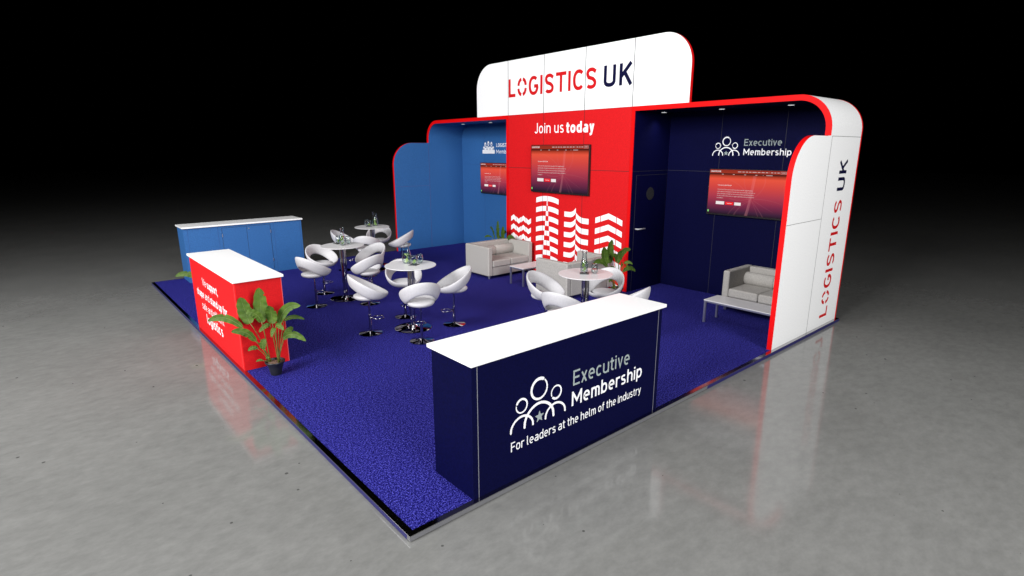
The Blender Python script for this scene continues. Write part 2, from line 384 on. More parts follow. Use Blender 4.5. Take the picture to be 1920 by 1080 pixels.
def lettering(words, u0, u1, base, cap, fn, mat, parent, name='lettering', wt=0.14, gap=0.15, space=0.34, off=0.0004, stencil_o=False, split=True):
    """words: text or [(text, weight)]; stretched to run from u0 to u1"""
    runs = [(words, wt)] if isinstance(words, str) else words
    x = 0.0; items = []; nw = 0
    for txt, t in runs:
        for ch in txt:
            if ch == ' ': x += space - gap; nw += 1; continue
            st, wd = glyph(ch, t); items.append((ch, x, st, t, nw)); x += wd + gap
    total = x - gap
    sx = (u1-u0)/total
    mb = MB(); k = 0; first_o = True; cur = 0
    for ch, x0, st, t, wi in items:
        if split and wi != cur:
            if mb.v: mb.build(name, mat, parent, flat=True)
            mb = MB(); cur = wi
        if ch == 'O' and stencil_o and first_o:
            first_o = False; h = t/2
            st = [E_(0.31, 0.5, 0.31-h, 0.5-h, a+9, a+81, 8) for a in (0, 90, 180, 270)]
        tw = t*cap*(0.5 + 0.5*min(1.25, max(0.6, sx/cap)))
        for s_ in st:
            pts = [(u0 + (x0+p[0])*sx, base + p[1]*cap) for p in s_]
            ribbon(mb, pts, tw, fn, off + 0.00012*(k % 4)); k += 1
    return mb.build(name, mat, parent, flat=True)

# placement frames: fn(u, v, n): u along reading direction, v up, n out of the wall
def frameX(X):   # face looking to -X, read along -Y (u is world Y, decreasing; pass u = -Y)
    return lambda u, v, n: (X - n, -u, v)
def frameY(Y):   # face looking to -Y, read along +X
    return lambda u, v, n: (u, Y - n, v)

# ------------------------------------------------------------------ setting
FZ = -0.040
fl = MB().add([(-60,-60,FZ),(70,-60,FZ),(70,80,FZ),(-60,80,FZ)], [(0,1,2,3)]).build('floor', M['concrete'], flat=True)
fl['kind'] = 'structure'
LX, LY = 7.03, 9.06
dk = MB().box(0.012, LX-0.012, 0.012, LY-0.012, FZ, -0.004).build('platform', M['bluetrim']); dk['kind'] = 'structure'
cp = MB().box(0.046, LX-0.01, 0.046, LY-0.01, -0.004, 0.0).build('carpet', M['carpet']); cp['kind'] = 'structure'
tr = MB()
tr.prism([(0,0),(LX,0),(LX-0.0,0.045),(0.045,0.045)], lambda x,y,z:(x,y,z), -0.002, 0.003)
tr.prism([(0,0.0005),(0.045,0.0455),(0.045,LY),(0,LY)], lambda x,y,z:(x,y,z), -0.002, 0.003)
tr.box(0.045, LX, LY-0.01, LY, -0.002, 0.003); 
e1 = tr.build('edge_trim', M['alu_top'], dk)
tr = MB(); tr.box(0.0, 3.49, 0.0, 0.0115, FZ+0.006, -0.0025); tr.box(0.0, 0.0115, 0.012, 0.035, FZ+0.006, -0.0025)
tr.build('side_trim', M['alu'], dk)
tr = MB(); tr.box(3.491, LX, 0.0, 0.0115, FZ+0.002, -0.0025); tr.box(0.0, 0.0115, 0.036, LY, FZ+0.002, -0.0025)
tr.build('side_trim', M['bluetrim'], dk)

# ------------------------------------------------------------------ booths
def arch_path(d, vend, R=0.42, top=3.0, z0=0.0):
    p = [(d, z0)]
    for i in range(15):
        a = pi - (pi/2)*i/14
        p.append((R + (R-d)*cos(a), top-R + (R-d)*sin(a)))
    p.append((vend, top-d)); return p
def wing_outline(x0=5.0, x1=5.9543, R=0.5, top=2.5, d=0.0):
    p = [(x1, top+d)]
    for i in range(17):
        a = pi/2 + (pi/2)*i/16
        p.append((x0+R + (R+d)*cos(a), top-R + (R+d)*sin(a)))
    p.append((x0-d, 0.0)); return p

def booth(kind, label, cat, Y, inner_mat, outer_mat, seam_in, seam_out, VE):
    """Y(v): world Y at depth v from the outer side"""
    root = thing('exhibition_booth', label, cat, (6.0, Y(1.5), 0.0), 0, 'booths either side of the red tower')
    inv = Vector((6.0, Y(1.5), 0.0))
    F = lambda v, z, x: (x-inv.x, Y(v)-inv.y, z)
    Fw = lambda x, z, v: (x-inv.x, Y(v)-inv.y, z)
    B = lambda mb, x0, x1, v0, v1, z0, z1: mb.box(x0-inv.x, x1-inv.x, min(Y(v0),Y(v1))-inv.y, max(Y(v0),Y(v1))-inv.y, z0, z1)
    MB().band(arch_path(0.0, VE), arch_path(0.030, VE), F, 5.955, 6.96).build('outer_shell', outer_mat, root, smooth='angle')
    MB().band(arch_path(0.0305, VE), arch_path(0.066, VE), F, 5.955, 6.93).build('inner_lining', inner_mat, root, smooth='angle')
    MB().band(arch_path(-0.001, VE, z0=2.507), arch_path(0.068, VE, z0=2.507), F, 5.945, 5.9545).build('front_frame', M['red_edge'], root, smooth='angle')
    B(MB(), 5.945, 5.9545, VE-0.06, VE-0.0005, 0.001, 2.9315).build('front_frame', M['red_edge'], root)
    # wing
    o = wing_outline(); poly = o + [(5.9543, 0.0)]
    MB().prism(poly, Fw, 0.0, 0.029).build('wing_panel', outer_mat, root)
    MB().prism(poly, Fw, 0.0295, 0.057).build('wing_lining', inner_mat, root)
    MB().band(wing_outline(d=0.0003), wing_outline(d=0.0012), Fw, -0.001, 0.059).build('wing_edge', M['red_edge'], root, smooth='angle')
    # back panel
    pp = arch_path(0.067, VE-0.061); poly = [(VE-0.061, 0.0)] + pp
    MB().prism(poly, F, 6.9305, 6.955).build('back_panel', inner_mat, root)
    pp = arch_path(-0.001, VE); poly = [(VE, 0.0)] + pp
    MB().prism(poly, F, 6.9605, 6.995).build('rear_cladding', M['red_edge'], root)
    # side wall next to the tower
    B(MB(), 5.955, 6.93, VE-0.06, VE-0.002, 0.0, 2.933).build('side_wall', inner_mat, root)
    # seams
    s = Seams(); e = 0.0022; q = 0.0012
    for v in (1.0-0.04, 2.0-0.04): B(s, 6.9305-q, 6.9304, v-e, v+e, 0.002, 2.93)
    B(s, 6.9305-q*0.8, 6.9304, 0.07, VE-0.062, 2.0-e, 2.0+e)
    B(s, 5.96, 6.928, VE-0.0601-q, VE-0.0601, 2.0-e, 2.0+e)
    s.build('panel_seam', seam_in, root)
    s = Seams()
    zz = 2.5 if kind == 'navy' else 2.5
    B(s, 5.996-e, 5.996+e, -q-0.0003, -0.0003, 0.002, 2.5)
    B(s, 5.004, 5.99, -q, -0.0001, 1.5-e, 1.5+e)
    B(s, 5.996, 6.958, -q-0.0002, -0.0002, 2.5-e, 2.5+e)
    s.build('panel_seam', seam_out, root)
    if kind == 'blue':
        s = Seams()
        B(s, 5.951-e, 5.951+e, 0.0595, 0.0607, 0.002, 2.5)
        B(s, 5.01, 5.945, 0.0594, 0.0603, 1.508-e, 1.508+e)
        s.build('panel_seam', M['seam_mauve'], root)
    # ceiling lights
    for v in (0.75, 1.75, 2.75) if kind == 'navy' else (0.72, 1.74, 2.76):
        l = MB().lathe([(0.040,0.0),(0.046,0.003),(0.046,0.010),(0.036,0.012)], 24).build('ceiling_light', M['steel'], root, smooth='angle')
        l.location = (6.5-inv.x, Y(v)-inv.y, 2.9335-0.012)
        d = MB().lathe([(0.041,-0.001),(0.040,0.006)], 20).build('lamp_disc', M['lamp'], l)
    return root, inv

navyY = lambda v: 0.04 + v
blueY = lambda v: 8.99 - v
nb, ninv = booth('navy', 'tall dark navy booth with red arched frame and white outer side wall', 'booth', navyY, M['navy'], M['white_panel'], M['seam_navy'], M['seam_dark'], 2.96)
bb, binv = booth('blue', 'bright blue booth with red arched frame at the far left end of the stand', 'booth', blueY, M['blue'], M['blue'], M['seam_blue'], M['seam_blue'], 2.99)

def off(fn, inv):
    return lambda u, v, n: tuple(Vector(fn(u, v, n)) - inv)
# door in the navy side wall (face at Y = 2.94)
dY = 0.04 + 2.90
door = MB().box(6.07-ninv.x, 6.905-ninv.x, dY-0.006-ninv.y, dY-0.0005-ninv.y, 0.004, 1.93).build('door', M['navy'], nb)
s = MB()
for (a,b_,c,d_) in ((6.064,6.068,0.004,1.938),(6.907,6.911,0.004,1.938),(6.068,6.907,1.934,1.938)): s.box(a-ninv.x, b_-ninv.x, dY-0.004-ninv.y, dY-0.001-ninv.y, c, d_)
s.build('door_frame', M['seam_navy'], door)
wn = MB().add([(6.46-ninv.x+0.105*cos(2*pi*k/40), dY-0.009-ninv.y, 1.626+0.105*sin(2*pi*k/40)) for k in range(40)] + [(6.46-ninv.x+0.105*cos(2*pi*k/40), dY-0.0065-ninv.y, 1.626+0.105*sin(2*pi*k/40)) for k in range(40)],
     [tuple(range(40))] + [(k, (k+1) % 40, (k+1) % 40+40, k+40) for k in range(40)]).build('window', M['porthole'], door)
hx = 6.10-ninv.x; hy = dY-0.006-ninv.y
MB().tube([(hx, hy, 1.06), (hx, hy-0.045, 1.06), (hx+0.02, hy-0.055, 1.06), (hx+0.20, hy-0.05, 1.055)], 0.012, 8).build('handle', M['leather'], door, smooth=True)

# lettering in the navy booth
fn = off(frameX(6.9305), ninv)
lettering('Executive', -1.614, -1.045, 2.399, 0.097, fn, M['vinyl_grey'], nb, wt=0.115, gap=0.10)
lettering('Membership', -1.615, -0.895, 2.260, 0.096, fn, M['vinyl_white'], nb, wt=0.135, gap=0.10)

def people_emblem(parent, fn, ox, oy, s):
    """three outlined figures with a star; local units: metres on the counter"""
    f2 = lambda u, v, n: fn(ox + u*s, oy + v*s, n)
    mb = MB()
    def ring(cx, cy, r, g0, g1, t0, t1):
        n_ = 40; a0 = g1; a1 = g0 + 360
        for i in range(n_):
            a, b_ = a0 + (a1-a0)*i/n_, a0 + (a1-a0)*(i+1)/n_
            ta = t0 + (t1-t0)*abs((i/n_)*2-1)**1.0 if False else t0 + (t1-t0)*(i/n_); tb = t0 + (t1-t0)*((i+1)/n_)
            q = []
            for (ang, tt, sg) in ((a, ta, 1), (a, ta, -1), (b_, tb, -1), (b_, tb, 1)):
                rr = r + sg*tt/2; q.append(f2(cx + rr*cos(radians(ang)), cy + rr*sin(radians(ang)), 0.002))
            mb.add(q, [(0,1,2,3)])
        for ang, tt, k in ((a0, t0, 1), (a1, t1, 2)):
            c = (cx + r*cos(radians(ang)), cy + r*sin(radians(ang)))
            mb.add([f2(c[0] + tt/2*cos(2*pi*j/14), c[1] + tt/2*sin(2*pi*j/14), 0.002 + 0.0001*k) for j in range(14)], [tuple(range(14))])
    ring(0.0, 0.2155, 0.079, 45, 62, 0.024, 0.012)
    ring(-0.173, 0.1335, 0.052, 150, 172, 0.009, 0.018)
    ring(0.177, 0.1365, 0.052, 205, 228, 0.018, 0.009)
    def archs(x0, x1, ytop, y0, t, k):
        n_ = 22; P = []
        cx = (x0+x1)/2; rx = (x1-x0)/2
        for i in range(n_+1):
            a = pi - pi*i/n_
            P.append((cx + rx*(cos(a)*0.86 + 0.14*cos(a)**3), y0 + (ytop-y0)*sin(a)**0.82))
        ribbon(mb, P, t, f2, 0.0023 + 0.0003*k, True)
    archs(-0.145, 0.150, 0.103, -0.045, 0.021, 0)
    archs(-0.276, -0.062, 0.052, -0.048, 0.017, 1)
    archs(0.066, 0.275, 0.050, -0.045, 0.017, 2)
    mb.build('emblem', M['vinyl_white'], parent, flat=True)
    st = MB(); P = []
    for k in range(10):
        rr = 0.049 if k % 2 == 0 else 0.021
        P.append(f2(0.004 + rr*cos(pi/2 + pi*k/5), -0.008 + rr*sin(pi/2 + pi*k/5), 0.002))
    st.add(P, [tuple(range(10))]); st.build('emblem_star', M['vinyl_grey'], parent, flat=True)

people_emblem(nb, fn, -1.900, 2.293, 0.80)

# side sign on the white outer wall, reading upwards
sideF = lambda u, v, n: (6.617 - v - ninv.x, 0.04 - n - ninv.y, u)
lettering('LOGISTICS', 0.118, 1.710, 0.0, 0.243, sideF, M['vinyl_red'], nb, wt=0.150, stencil_o=True, gap=0.10)
lettering('UK', 1.823, 2.228, 0.0, 0.243, sideF, M['vinyl_navy'], nb, gap=0.13, wt=0.155)

# blue booth: people icon and lettering
fn = off(frameX(6.9305), binv)
lettering('LOGISTICS UK', -7.583, -6.862, 2.405, 0.084, fn, M['vinyl_white'], bb, wt=0.16, gap=0.10)
lettering('Members', -7.583, -7.02, 2.259, 0.088, fn, M['vinyl_white'], bb, wt=0.12, gap=0.10)
ic = MB(); icf = MB()
def person_icon(cx, y0, hgt, wd, k):
    z0 = 0.002 + 0.0004*k
    P = [(cx-wd/2, y0)] + [(cx - wd/2*cos(pi*i/12), y0 + hgt*0.42 + hgt*0.16*sin(pi*i/12)) for i in range(13)] + [(cx+wd/2, y0)]
    ic.add([fn(p[0], p[1], z0) for p in P], [tuple(range(len(P)))])
    hc = y0 + hgt*0.80
    ic.add([fn(cx + wd*0.27*cos(2*pi*i/18), hc + hgt*0.19*sin(2*pi*i/18), z0+0.0001) for i in range(18)], [tuple(range(18))])
    icf.add([fn(cx + wd*0.12*cos(2*pi*i/12), hc - 0.012 + hgt*0.08*sin(2*pi*i/12), z0+0.0002) for i in range(12)], [tuple(range(12))])
    icf.add([fn(cx-wd*0.42, y0+hgt*0.56, z0+0.0002), fn(cx+wd*0.42, y0+hgt*0.56, z0+0.0002), fn(cx, y0+hgt*0.50, z0+0.0002)], [(0,1,2)])
for k, (px, hg) in enumerate(((-7.985, 0.26), (-7.870, 0.288), (-7.755, 0.27))): person_icon(px, 2.256, hg, 0.125, k)
for k, (px, hg) in enumerate(((-8.035, 0.165), (-7.920, 0.175), (-7.805, 0.165), (-7.690, 0.165))): person_icon(px, 2.256, hg, 0.118, k+4)
ic.build('emblem', M['vinyl_white'], bb, flat=True); icf.build('emblem_faces', M['blue'], bb, flat=True)

# ------------------------------------------------------------------ red tower
tw = thing('display_tower', 'tall red central wall block with white skyline pattern and Join us today lettering', 'display wall', (6.5, 4.5, 0))
tinv = Vector((6.5, 4.5, 0))
MB().box(5.95-6.5, 6.995-6.5, -1.498, 1.498, 0.0, 2.998).build('wall_panel', M['red'], tw)
s = Seams(); e = 0.0022
for y in (4.0, 5.0): s.box(5.9488-6.5, 5.9499-6.5, y-0.004-4.5, y+0.004-4.5, 0.002, 2.998)
s.box(5.9487-6.5, 5.9498-6.5, -1.498, 1.498, 2.0-0.004, 2.0+0.004)
s.build('panel_seam', M['seam_red'], tw)
fn = off(frameX(5.95), tinv)
lettering([('Join us', 0.115)], -5.242, -4.483, 2.640, 0.185, fn, M['vinyl_white'], tw, gap=0.13, off=0.0005, space=0.42)
lettering([('today', 0.185)], -4.423, -3.769, 2.632, 0.190, fn, M['vinyl_white'], tw, gap=0.08, off=0.0005)
# skyline pattern (white printed blocks)
mu = MB(); zz = 0.0006
def quadstrip(top, bot):
    n = len(top)
    vs = [fn(-p[0], p[1], zz) for p in top] + [fn(-p[0], p[1], zz) for p in bot]
    mu.add(vs, [(i, i+1, n+i+1, n+i) for i in range(n-1)])
for row in range(5):   # zigzag column
    dz = -0.182*row
    for (a, m_, b_, up) in ((5.919, 5.838, 5.768, 1), (5.758, 5.687, 5.620, -1), (5.610, 5.548, 5.476, 1), (5.466, 5.399, 5.324, -1)):
        e0, e1 = (1.023, 1.070) if up > 0 else (1.035, 0.990)
        quadstrip([(a, e0+dz), (m_, e1+dz), (b_, e0+dz)], [(a, e0-0.094+dz), (m_, e1-0.094+dz), (b_, e0-0.094+dz)])
mu.build('skyline_column', M['vinyl_white'], tw, flat=True); mu = MB()
for row in range(8):   # curved tower with a spire that swaps the colours
    dz = -0.1875*row
    def bend(y): return 1.448 + 0.047*(1-((y-4.877)/0.30)**2)
    def spire(z): return 0.0927*(1.49-z)      # half width
    for k in range(2):
        zt_mid = 1.49 + dz - (0.094 if k else 0)
        N = 14
        cols = [4.577 + 0.60*i/N for i in range(N+1)]
        sp = max(0.0, spire(zt_mid-0.047))
        if k == 0:     # white outside the spire
            for (ya, yb) in ((4.577, 4.877-sp), (4.877+sp, 5.177)):
                L = [ya + (yb-ya)*i/8 for i in range(9)]
                quadstrip([(y, bend(y)+dz) for y in L], [(y, bend(y)+dz-0.094) for y in L])
            if row == 0: pass
        else:          # white inside the spire
            for (ya, yb) in ((4.877-sp, 4.8735), (4.8805, 4.877+sp)):
                if yb-ya > 0.004:
                    L = [ya, (ya+yb)/2, yb]; quadstrip([(y, bend(y)+dz-0.094) for y in L], [(y, bend(y)+dz-0.188) for y in L])
mu.build('skyline_column', M['vinyl_white'], tw, flat=True); mu = MB()
for row in range(7):   # two halves swept to a point
    dz = -0.1875*row
    L = [4.423 - 0.283*i/10 for i in range(11)]
    def c1(y): q = (4.423-y)/0.283; return 1.243 + (0.085*max(0, (q-0.45)/0.55)**2.2)
    def c1b(y): q = (4.423-y)/0.283; return 1.150 + (0.085*max(0, (q-0.45)/0.55)**2.6) + 0.0*q
    quadstrip([(y, c1(y)+dz) for y in L], [(y, c1b(y)+dz - 0.0) for y in L])
    L = [4.134 - 0.304*i/10 for i in range(11)]
    def c2(y): q = (y-3.83)/0.304; return 1.158 + (0.085*max(0, (q-0.35)/0.65)**2.2)
    def c2b(y): q = (y-3.83)/0.304; return 1.060 + (0.085*max(0, (q-0.35)/0.65)**2.6)
    quadstrip([(y, c2(y)+dz) for y in L], [(y, c2b(y)+dz) for y in L])
mu.build('skyline_column', M['vinyl_white'], tw, flat=True); mu = MB()
for row in range(7):   # chevrons
    dz = -0.189*row
    for P in ([(3.677, 1.194), (3.570, 1.230)], [(3.556, 1.234), (3.386, 1.292), (3.222, 1.242)], [(3.208, 1.238), (3.090, 1.196)]):
        quadstrip([(y, z+dz) for y, z in P], [(y, z+dz-0.096) for y, z in P])
mu.build('skyline_column', M['vinyl_white'], tw, flat=True)

# ------------------------------------------------------------------ header board
hd = thing('header_board', 'long white header board with rounded top corners above the red tower', 'sign', (5.98, 4.5, 3.0))
hinv = Vector((5.98, 4.5, 3.0))
def header_outline(d=0.0, R=0.47):
    p = [(2.0-d, 3.001)]
    for i in range(17):
        a = pi - (pi/2)*i/16; p.append((2.0+R+(R+d)*cos(a), 4.0-R+(R+d)*sin(a)))
    for i in range(17):
        a = pi/2 - (pi/2)*i/16; p.append((7.0-R+(R+d)*cos(a), 4.0-R+(R+d)*sin(a)))
    p.append((7.0+d, 3.001)); return p
Fh = lambda y, z, x: (x-hinv.x, y-hinv.y, z-hinv.z)
MB().prism(header_outline(), Fh, 5.946, 5.951).build('board', M['white_panel'], hd)
MB().prism(header_outline(-0.001), Fh, 5.9513, 6.010).build('edge_body', M['red_edge'], hd, smooth='angle')
s = Seams()
for y in (3, 4, 5, 6): s.box(5.9445-hinv.x, 5.9458-hinv.x, y-0.0055-hinv.y, y+0.0055-hinv.y, 0.002, 0.998)
s.build('panel_seam', M['seam_dark'], hd)
fn = off(frameX(5.946), hinv)
lettering('LOGISTICS', -5.990, -3.745, 3.332-3.0+3.0, 0.330, lambda u, v, n: fn(u, v, n), M['vinyl_red'], hd, wt=0.162, gap=0.09, stencil_o=True, off=0.0015)
lettering('UK', -3.607, -3.010, 3.332, 0.330, lambda u, v, n: fn(u, v, n), M['vinyl_navy'], hd, gap=0.13, wt=0.165, off=0.0015)

# ------------------------------------------------------------------ televisions
def television(label, xf, yc, zc, W, H):
    """faces -X; xf = wall face"""
    t = thing('television', label, 'television', (xf, yc, zc), 0, 'wall televisions showing the same page')
    D = 0.055
    MB().box(-D, -0.002, -W/2, W/2, -H/2, H/2).build('casing', M['black'], t, bevel=0.003)
    b_ = 0.012
    sc = MB().box(-D-0.0020, -D-0.0005, -W/2+b_, W/2-b_, -H/2+b_*2.0, H/2-b_*0.8).build('screen', M['screen'], t)
    w2, z0, z1 = W/2-b_, -H/2+b_*2.0, H/2-b_*0.8
    hh = z1-z0; ww = 2*w2
    f = lambda u, v, n: (-D-0.0020-n, w2-u*ww, z0+v*hh)     # u, v in 0..1
    def rect(mb, u0, u1, v0, v1, n=0.001): mb.add([f(u0,v0,n), f(u1,v0,n), f(u1,v1,n), f(u0,v1,n)], [(0,1,2,3)])
    fm = lambda u, v, n: f(u/ww, v/hh, n)
    kk = dict(parent=sc, name='screen_text', off=0.001, split=False)
    lettering('LOGISTICS UK', 0.012*ww, 0.155*ww, 0.942*hh, 0.034*hh, fm, M['px_white'], wt=0.2, **kk)
    lettering('Welcome to LOGISTICS UK', 0.125*ww, 0.315*ww, 0.640*hh, 0.024*hh, fm, M['px_white'], wt=0.14, **kk)
    for i, (tx, u1) in enumerate((('We are one of the largest business groups in the UK, supporting the', 0.60), ('entire industry, with members from the road, rail, sea and air industries, as', 0.635),
          ('well as the buyers of freight services such as retailers and manufacturers.', 0.625), ('We focus on the critical services, support and advice that are relevant to', 0.625), ('our members.', 0.215))):
        lettering(tx, 0.125*ww, u1*ww, (0.545-0.048*i)*hh, 0.024*hh, fm, M['px_grey'], wt=0.15, **kk)
    mb = MB(); x = 0.385
    for w_ in (0.045, 0.03, 0.03, 0.028, 0.052, 0.035, 0.038, 0.03): rect(mb, x, x+w_, 0.952, 0.966); x += w_+0.014
    rect(mb, x, x+0.0015, 0.94, 0.98); x += 0.02
    for w_ in (0.028, 0.022, 0.028): rect(mb, x, x+w_, 0.952, 0.966); x += w_+0.014
    mb.build('menu_bar', M['px_grey'], sc, flat=True); mb = MB()
    for (a,b2,c,d_) in ((0.925,0.993,0.935,0.939),(0.925,0.993,0.979,0.983),(0.925,0.928,0.939,0.979),(0.990,0.993,0.939,0.979),(0.94,0.98,0.955,0.966)): rect(mb, a, b2, c, d_)
    mb.build('login_box', M['px_grey'], sc, flat=True); mb = MB()
    for u_ in (0.17, 0.32, 0.47, 0.615): rect(mb, u_, u_+0.025, 0.892, 0.903)
    rect(mb, 0.75, 0.83, 0.892, 0.903); rect(mb, 0.71, 0.716, 0.892, 0.903)
    mb.build('menu_bar', M['px_grey'], sc, flat=True)
    mb = MB(); rect(mb, 0.118, 0.235, 0.215, 0.285); mb.build('button', M['px_white'], sc, flat=True)
    mb = MB(); rect(mb, 0.375, 0.462, 0.215, 0.280); mb.build('button', M['px_white'], sc, flat=True)
    mb = MB(); rect(mb, 0.250, 0.362, 0.215, 0.282); mb.build('button', M['px_red'], sc, flat=True)
    lettering('Find out more', 0.272*ww, 0.342*ww, 0.240*hh, 0.018*hh, fm, M['px_white'], wt=0.15, parent=sc, name='screen_text', off=0.0014, split=False)
    mb = MB(); mb.add([fm(0.016*ww + 0.018*hh*1.0*cos(2*pi*k/20), 0.052*hh + 0.026*hh*sin(2*pi*k/20), 0.001) for k in range(20)], [tuple(range(20))]); mb.build('chat_dot', M['px_green'], sc, flat=True)
    # light trails of the page picture
    mb = MB(); n_ = 0
    def trail(pts, w0, w1):
        nonlocal n_
        N = 16; P = []
        (x0,y0),(x1,y1),(x2,y2) = pts
        for i in range(N+1):
            q = i/N; P.append(((1-q)**2*x0+2*q*(1-q)*x1+q*q*x2, (1-q)**2*y0+2*q*(1-q)*y1+q*q*y2))
        for i in range(N):
            a, b2 = Vector((P[i][0]*ww, P[i][1]*hh)), Vector((P[i+1][0]*ww, P[i+1][1]*hh)); d_ = (b2-a).normalized(); nn = Vector((-d_.y, d_.x))
            wa = w0+(w1-w0)*i/N; wb = w0+(w1-w0)*(i+1)/N
            z_ = 0.0003 + 0.00002*n_
            mb.add([fm(*(a+nn*wa), z_), fm(*(a-nn*wa), z_), fm(*(b2-nn*wb), z_), fm(*(b2+nn*wb), z_)], [(0,1,2,3)])
        n_ += 1
    for k, (xa, xb) in enumerate(((0.575,0.600),(0.59,0.612),(0.603,0.622),(0.582,0.628))): trail([(xa-0.045-0.004*k, 0.0), (xa, 0.3), (xb, 0.88)], 0.010, 0.006)
    trail([(0.545,0.0),(0.58,0.4),(0.602,0.88)], 0.022, 0.018)
    trail([(0.15,0.82),(0.40,0.80),(0.58,0.40)], 0.003, 0.007); trail([(0.10,0.75),(0.38,0.60),(0.57,0.34)], 0.002, 0.004)
    trail([(0.47,0.88),(0.48,0.62),(0.56,0.42)], 0.004, 0.006); trail([(0.74,0.86),(0.78,0.62),(0.62,0.40)], 0.008, 0.005)
    trail([(0.30,0.36),(0.45,0.30),(0.56,0.38)], 0.008, 0.005); trail([(0.98,0.30),(0.80,0.40),(0.62,0.38)], 0.002, 0.006)
    trail([(0.38,0.0),(0.44,0.22),(0.58,0.34)], 0.010, 0.004); trail([(0.30,0.0),(0.38,0.25),(0.55,0.33)], 0.006, 0.003)
    trail([(0.76,0.0),(0.70,0.15),(0.60,0.34)], 0.008, 0.004); trail([(0.70,0.0),(0.66,0.15),(0.60,0.33)], 0.006, 0.003); trail([(0.88,0.12),(0.75,0.22),(0.62,0.35)], 0.002, 0.005)
    mb.build('light_trails', M['trail'], sc, flat=True)
    return t
television('large television on the red tower showing a red and purple web page', 5.9485, 4.545, 1.997, 1.455, 0.87)
television('television on the back wall of the dark navy booth above the sofa', 6.929, 1.500, 1.686, 1.235, 0.722)
television('television on the bright blue back wall, cut off by the red tower', 6.929, 7.500, 1.686, 1.235, 0.722)

# ------------------------------------------------------------------ counters
def counter(label, x0, x1, y0, y1, mat, top_over=(0.02, 0.02), seam=None):
    t = thing('counter', label, 'counter', ((x0+x1)/2, (y0+y1)/2, 0), 0, 'white topped counters at the corners of the stand')
    hx_, hy_ = (x1-x0)/2, (y1-y0)/2
    MB().box(-hx_, hx_, -hy_, hy_, 0.001, 0.987).build('body', mat, t, bevel=0.002)
    MB().box(-hx_-top_over[0], hx_+top_over[0], -hy_-top_over[1], hy_+top_over[1], 0.9875, 1.015).build('countertop', M['white_top'], t, bevel=0.002)
    return t
nc = counter('dark navy counter with people emblem and Executive Membership lettering in the foreground', 0.525, 2.645, 0.036, 0.505, M['navy'], (0.02, 0.028))
nci = Vector((1.585, 0.2705, 0))
fnc = off(frameY(0.036), nci)
s = Seams()
for x in (0.572, 2.592): s.box(x-0.0022-nci.x, x+0.0022-nci.x, 0.0345-nci.y, 0.0358-nci.y, 0.004, 0.983)
s.build('panel_seam', M['seam_pale'], nc)
lettering('Executive', 1.500, 2.203, 0.567, 0.124, fnc, M['vinyl_grey'], nc, wt=0.115, gap=0.10)
lettering('Membership', 1.490, 2.390, 0.396, 0.122, fnc, M['vinyl_white'], nc, wt=0.135, gap=0.10)
lettering('For leaders at the helm of the industry', 0.864, 2.391, 0.238, 0.074, fnc, M['vinyl_white'], nc, wt=0.115, gap=0.10)
people_emblem(nc, fnc, 1.138, 0.436, 1.0)

rc = counter('bright red counter with white We support slogan on its left side', 0.030, 0.510, 3.507, 5.600, M['red'], (0.022, 0.02))
rci = Vector((0.27, 4.5535, 0)); frc = off(frameX(0.030), rci)
s = Seams()
s.box(0.0288-rci.x, 0.0299-rci.x, 3.55-rci.y, 3.556-rci.y, 0.004, 0.983); s.box(0.504-rci.x, 0.5105-rci.x, 3.5055-rci.y, 3.5068-rci.y, 0.004, 0.983)
s.build('panel_seam', M['seam_light'], rc)
lettering([('We ', 0.10), ('support,', 0.155)], -5.020, -4.290, 0.690, 0.098, frc, M['vinyl_white'], rc, gap=0.07)
lettering([('shape ', 0.155), ('and ', 0.10), ('stand up for', 0.155)], -5.385, -3.965, 0.512, 0.098, frc, M['vinyl_white'], rc, gap=0.07)
lettering([('safe and efficient', 0.10)], -5.190, -4.165, 0.352, 0.098, frc, M['vinyl_white'], rc, gap=0.08)
lettering([('logistics', 0.165)], -5.035, -4.275, 0.185, 0.128, frc, M['vinyl_white'], rc, gap=0.07)

bc = counter('bright blue counter with two cupboard doors at the far left edge', 0.522, 2.620, 8.530, 9.02, M['blue'], (0.02, 0.03))
bci = Vector((1.571, 8.775, 0))
fy = 8.53 - bci.y
s = Seams()
for x in (0.588, 1.083, 2.079, 2.585): s.box(x-0.002-bci.x, x+0.002-bci.x, fy-0.0013, fy-0.0002, 0.004, 0.983)
s.build('panel_seam', M['seam_blue'], bc)
for a, b_ in ((1.152, 1.577), (1.583, 2.008)):
    MB().box(a-bci.x, b_-bci.x, fy-0.006, fy-0.0004, 0.075, 0.942).build('cupboard_door', M['blue'], bc)
s = MB(); s.box(1.5775-bci.x, 1.5825-bci.x, fy-0.0045, fy-0.0004, 0.075, 0.942)
for (a,b_,c,d_) in ((1.147,1.1515,0.07,0.947),(2.0085,2.013,0.07,0.947),(1.147,2.013,0.9425,0.947)): s.box(a-bci.x, b_-bci.x, fy-0.004, fy-0.0004, c, d_)
s.build('door_gap', M['seam_dark'], bc)
for x in (1.149, 2.011):
    for z in (0.22, 0.78): MB().box(x-0.006-bci.x, x+0.006-bci.x, fy-0.011, fy-0.0065, z, z+0.06).build('hinge', M['steel'], bc)
MB().add([(1.617-bci.x+0.012*cos(2*pi*k/16), fy-0.0085, 0.902+0.012*sin(2*pi*k/16)) for k in range(16)]+[(1.617-bci.x+0.012*cos(2*pi*k/16), fy-0.0062, 0.902+0.012*sin(2*pi*k/16)) for k in range(16)],
   [tuple(range(16))]+[(k,(k+1)%16,(k+1)%16+16,k+16) for k in range(16)]).build('lock', M['steel'], bc)

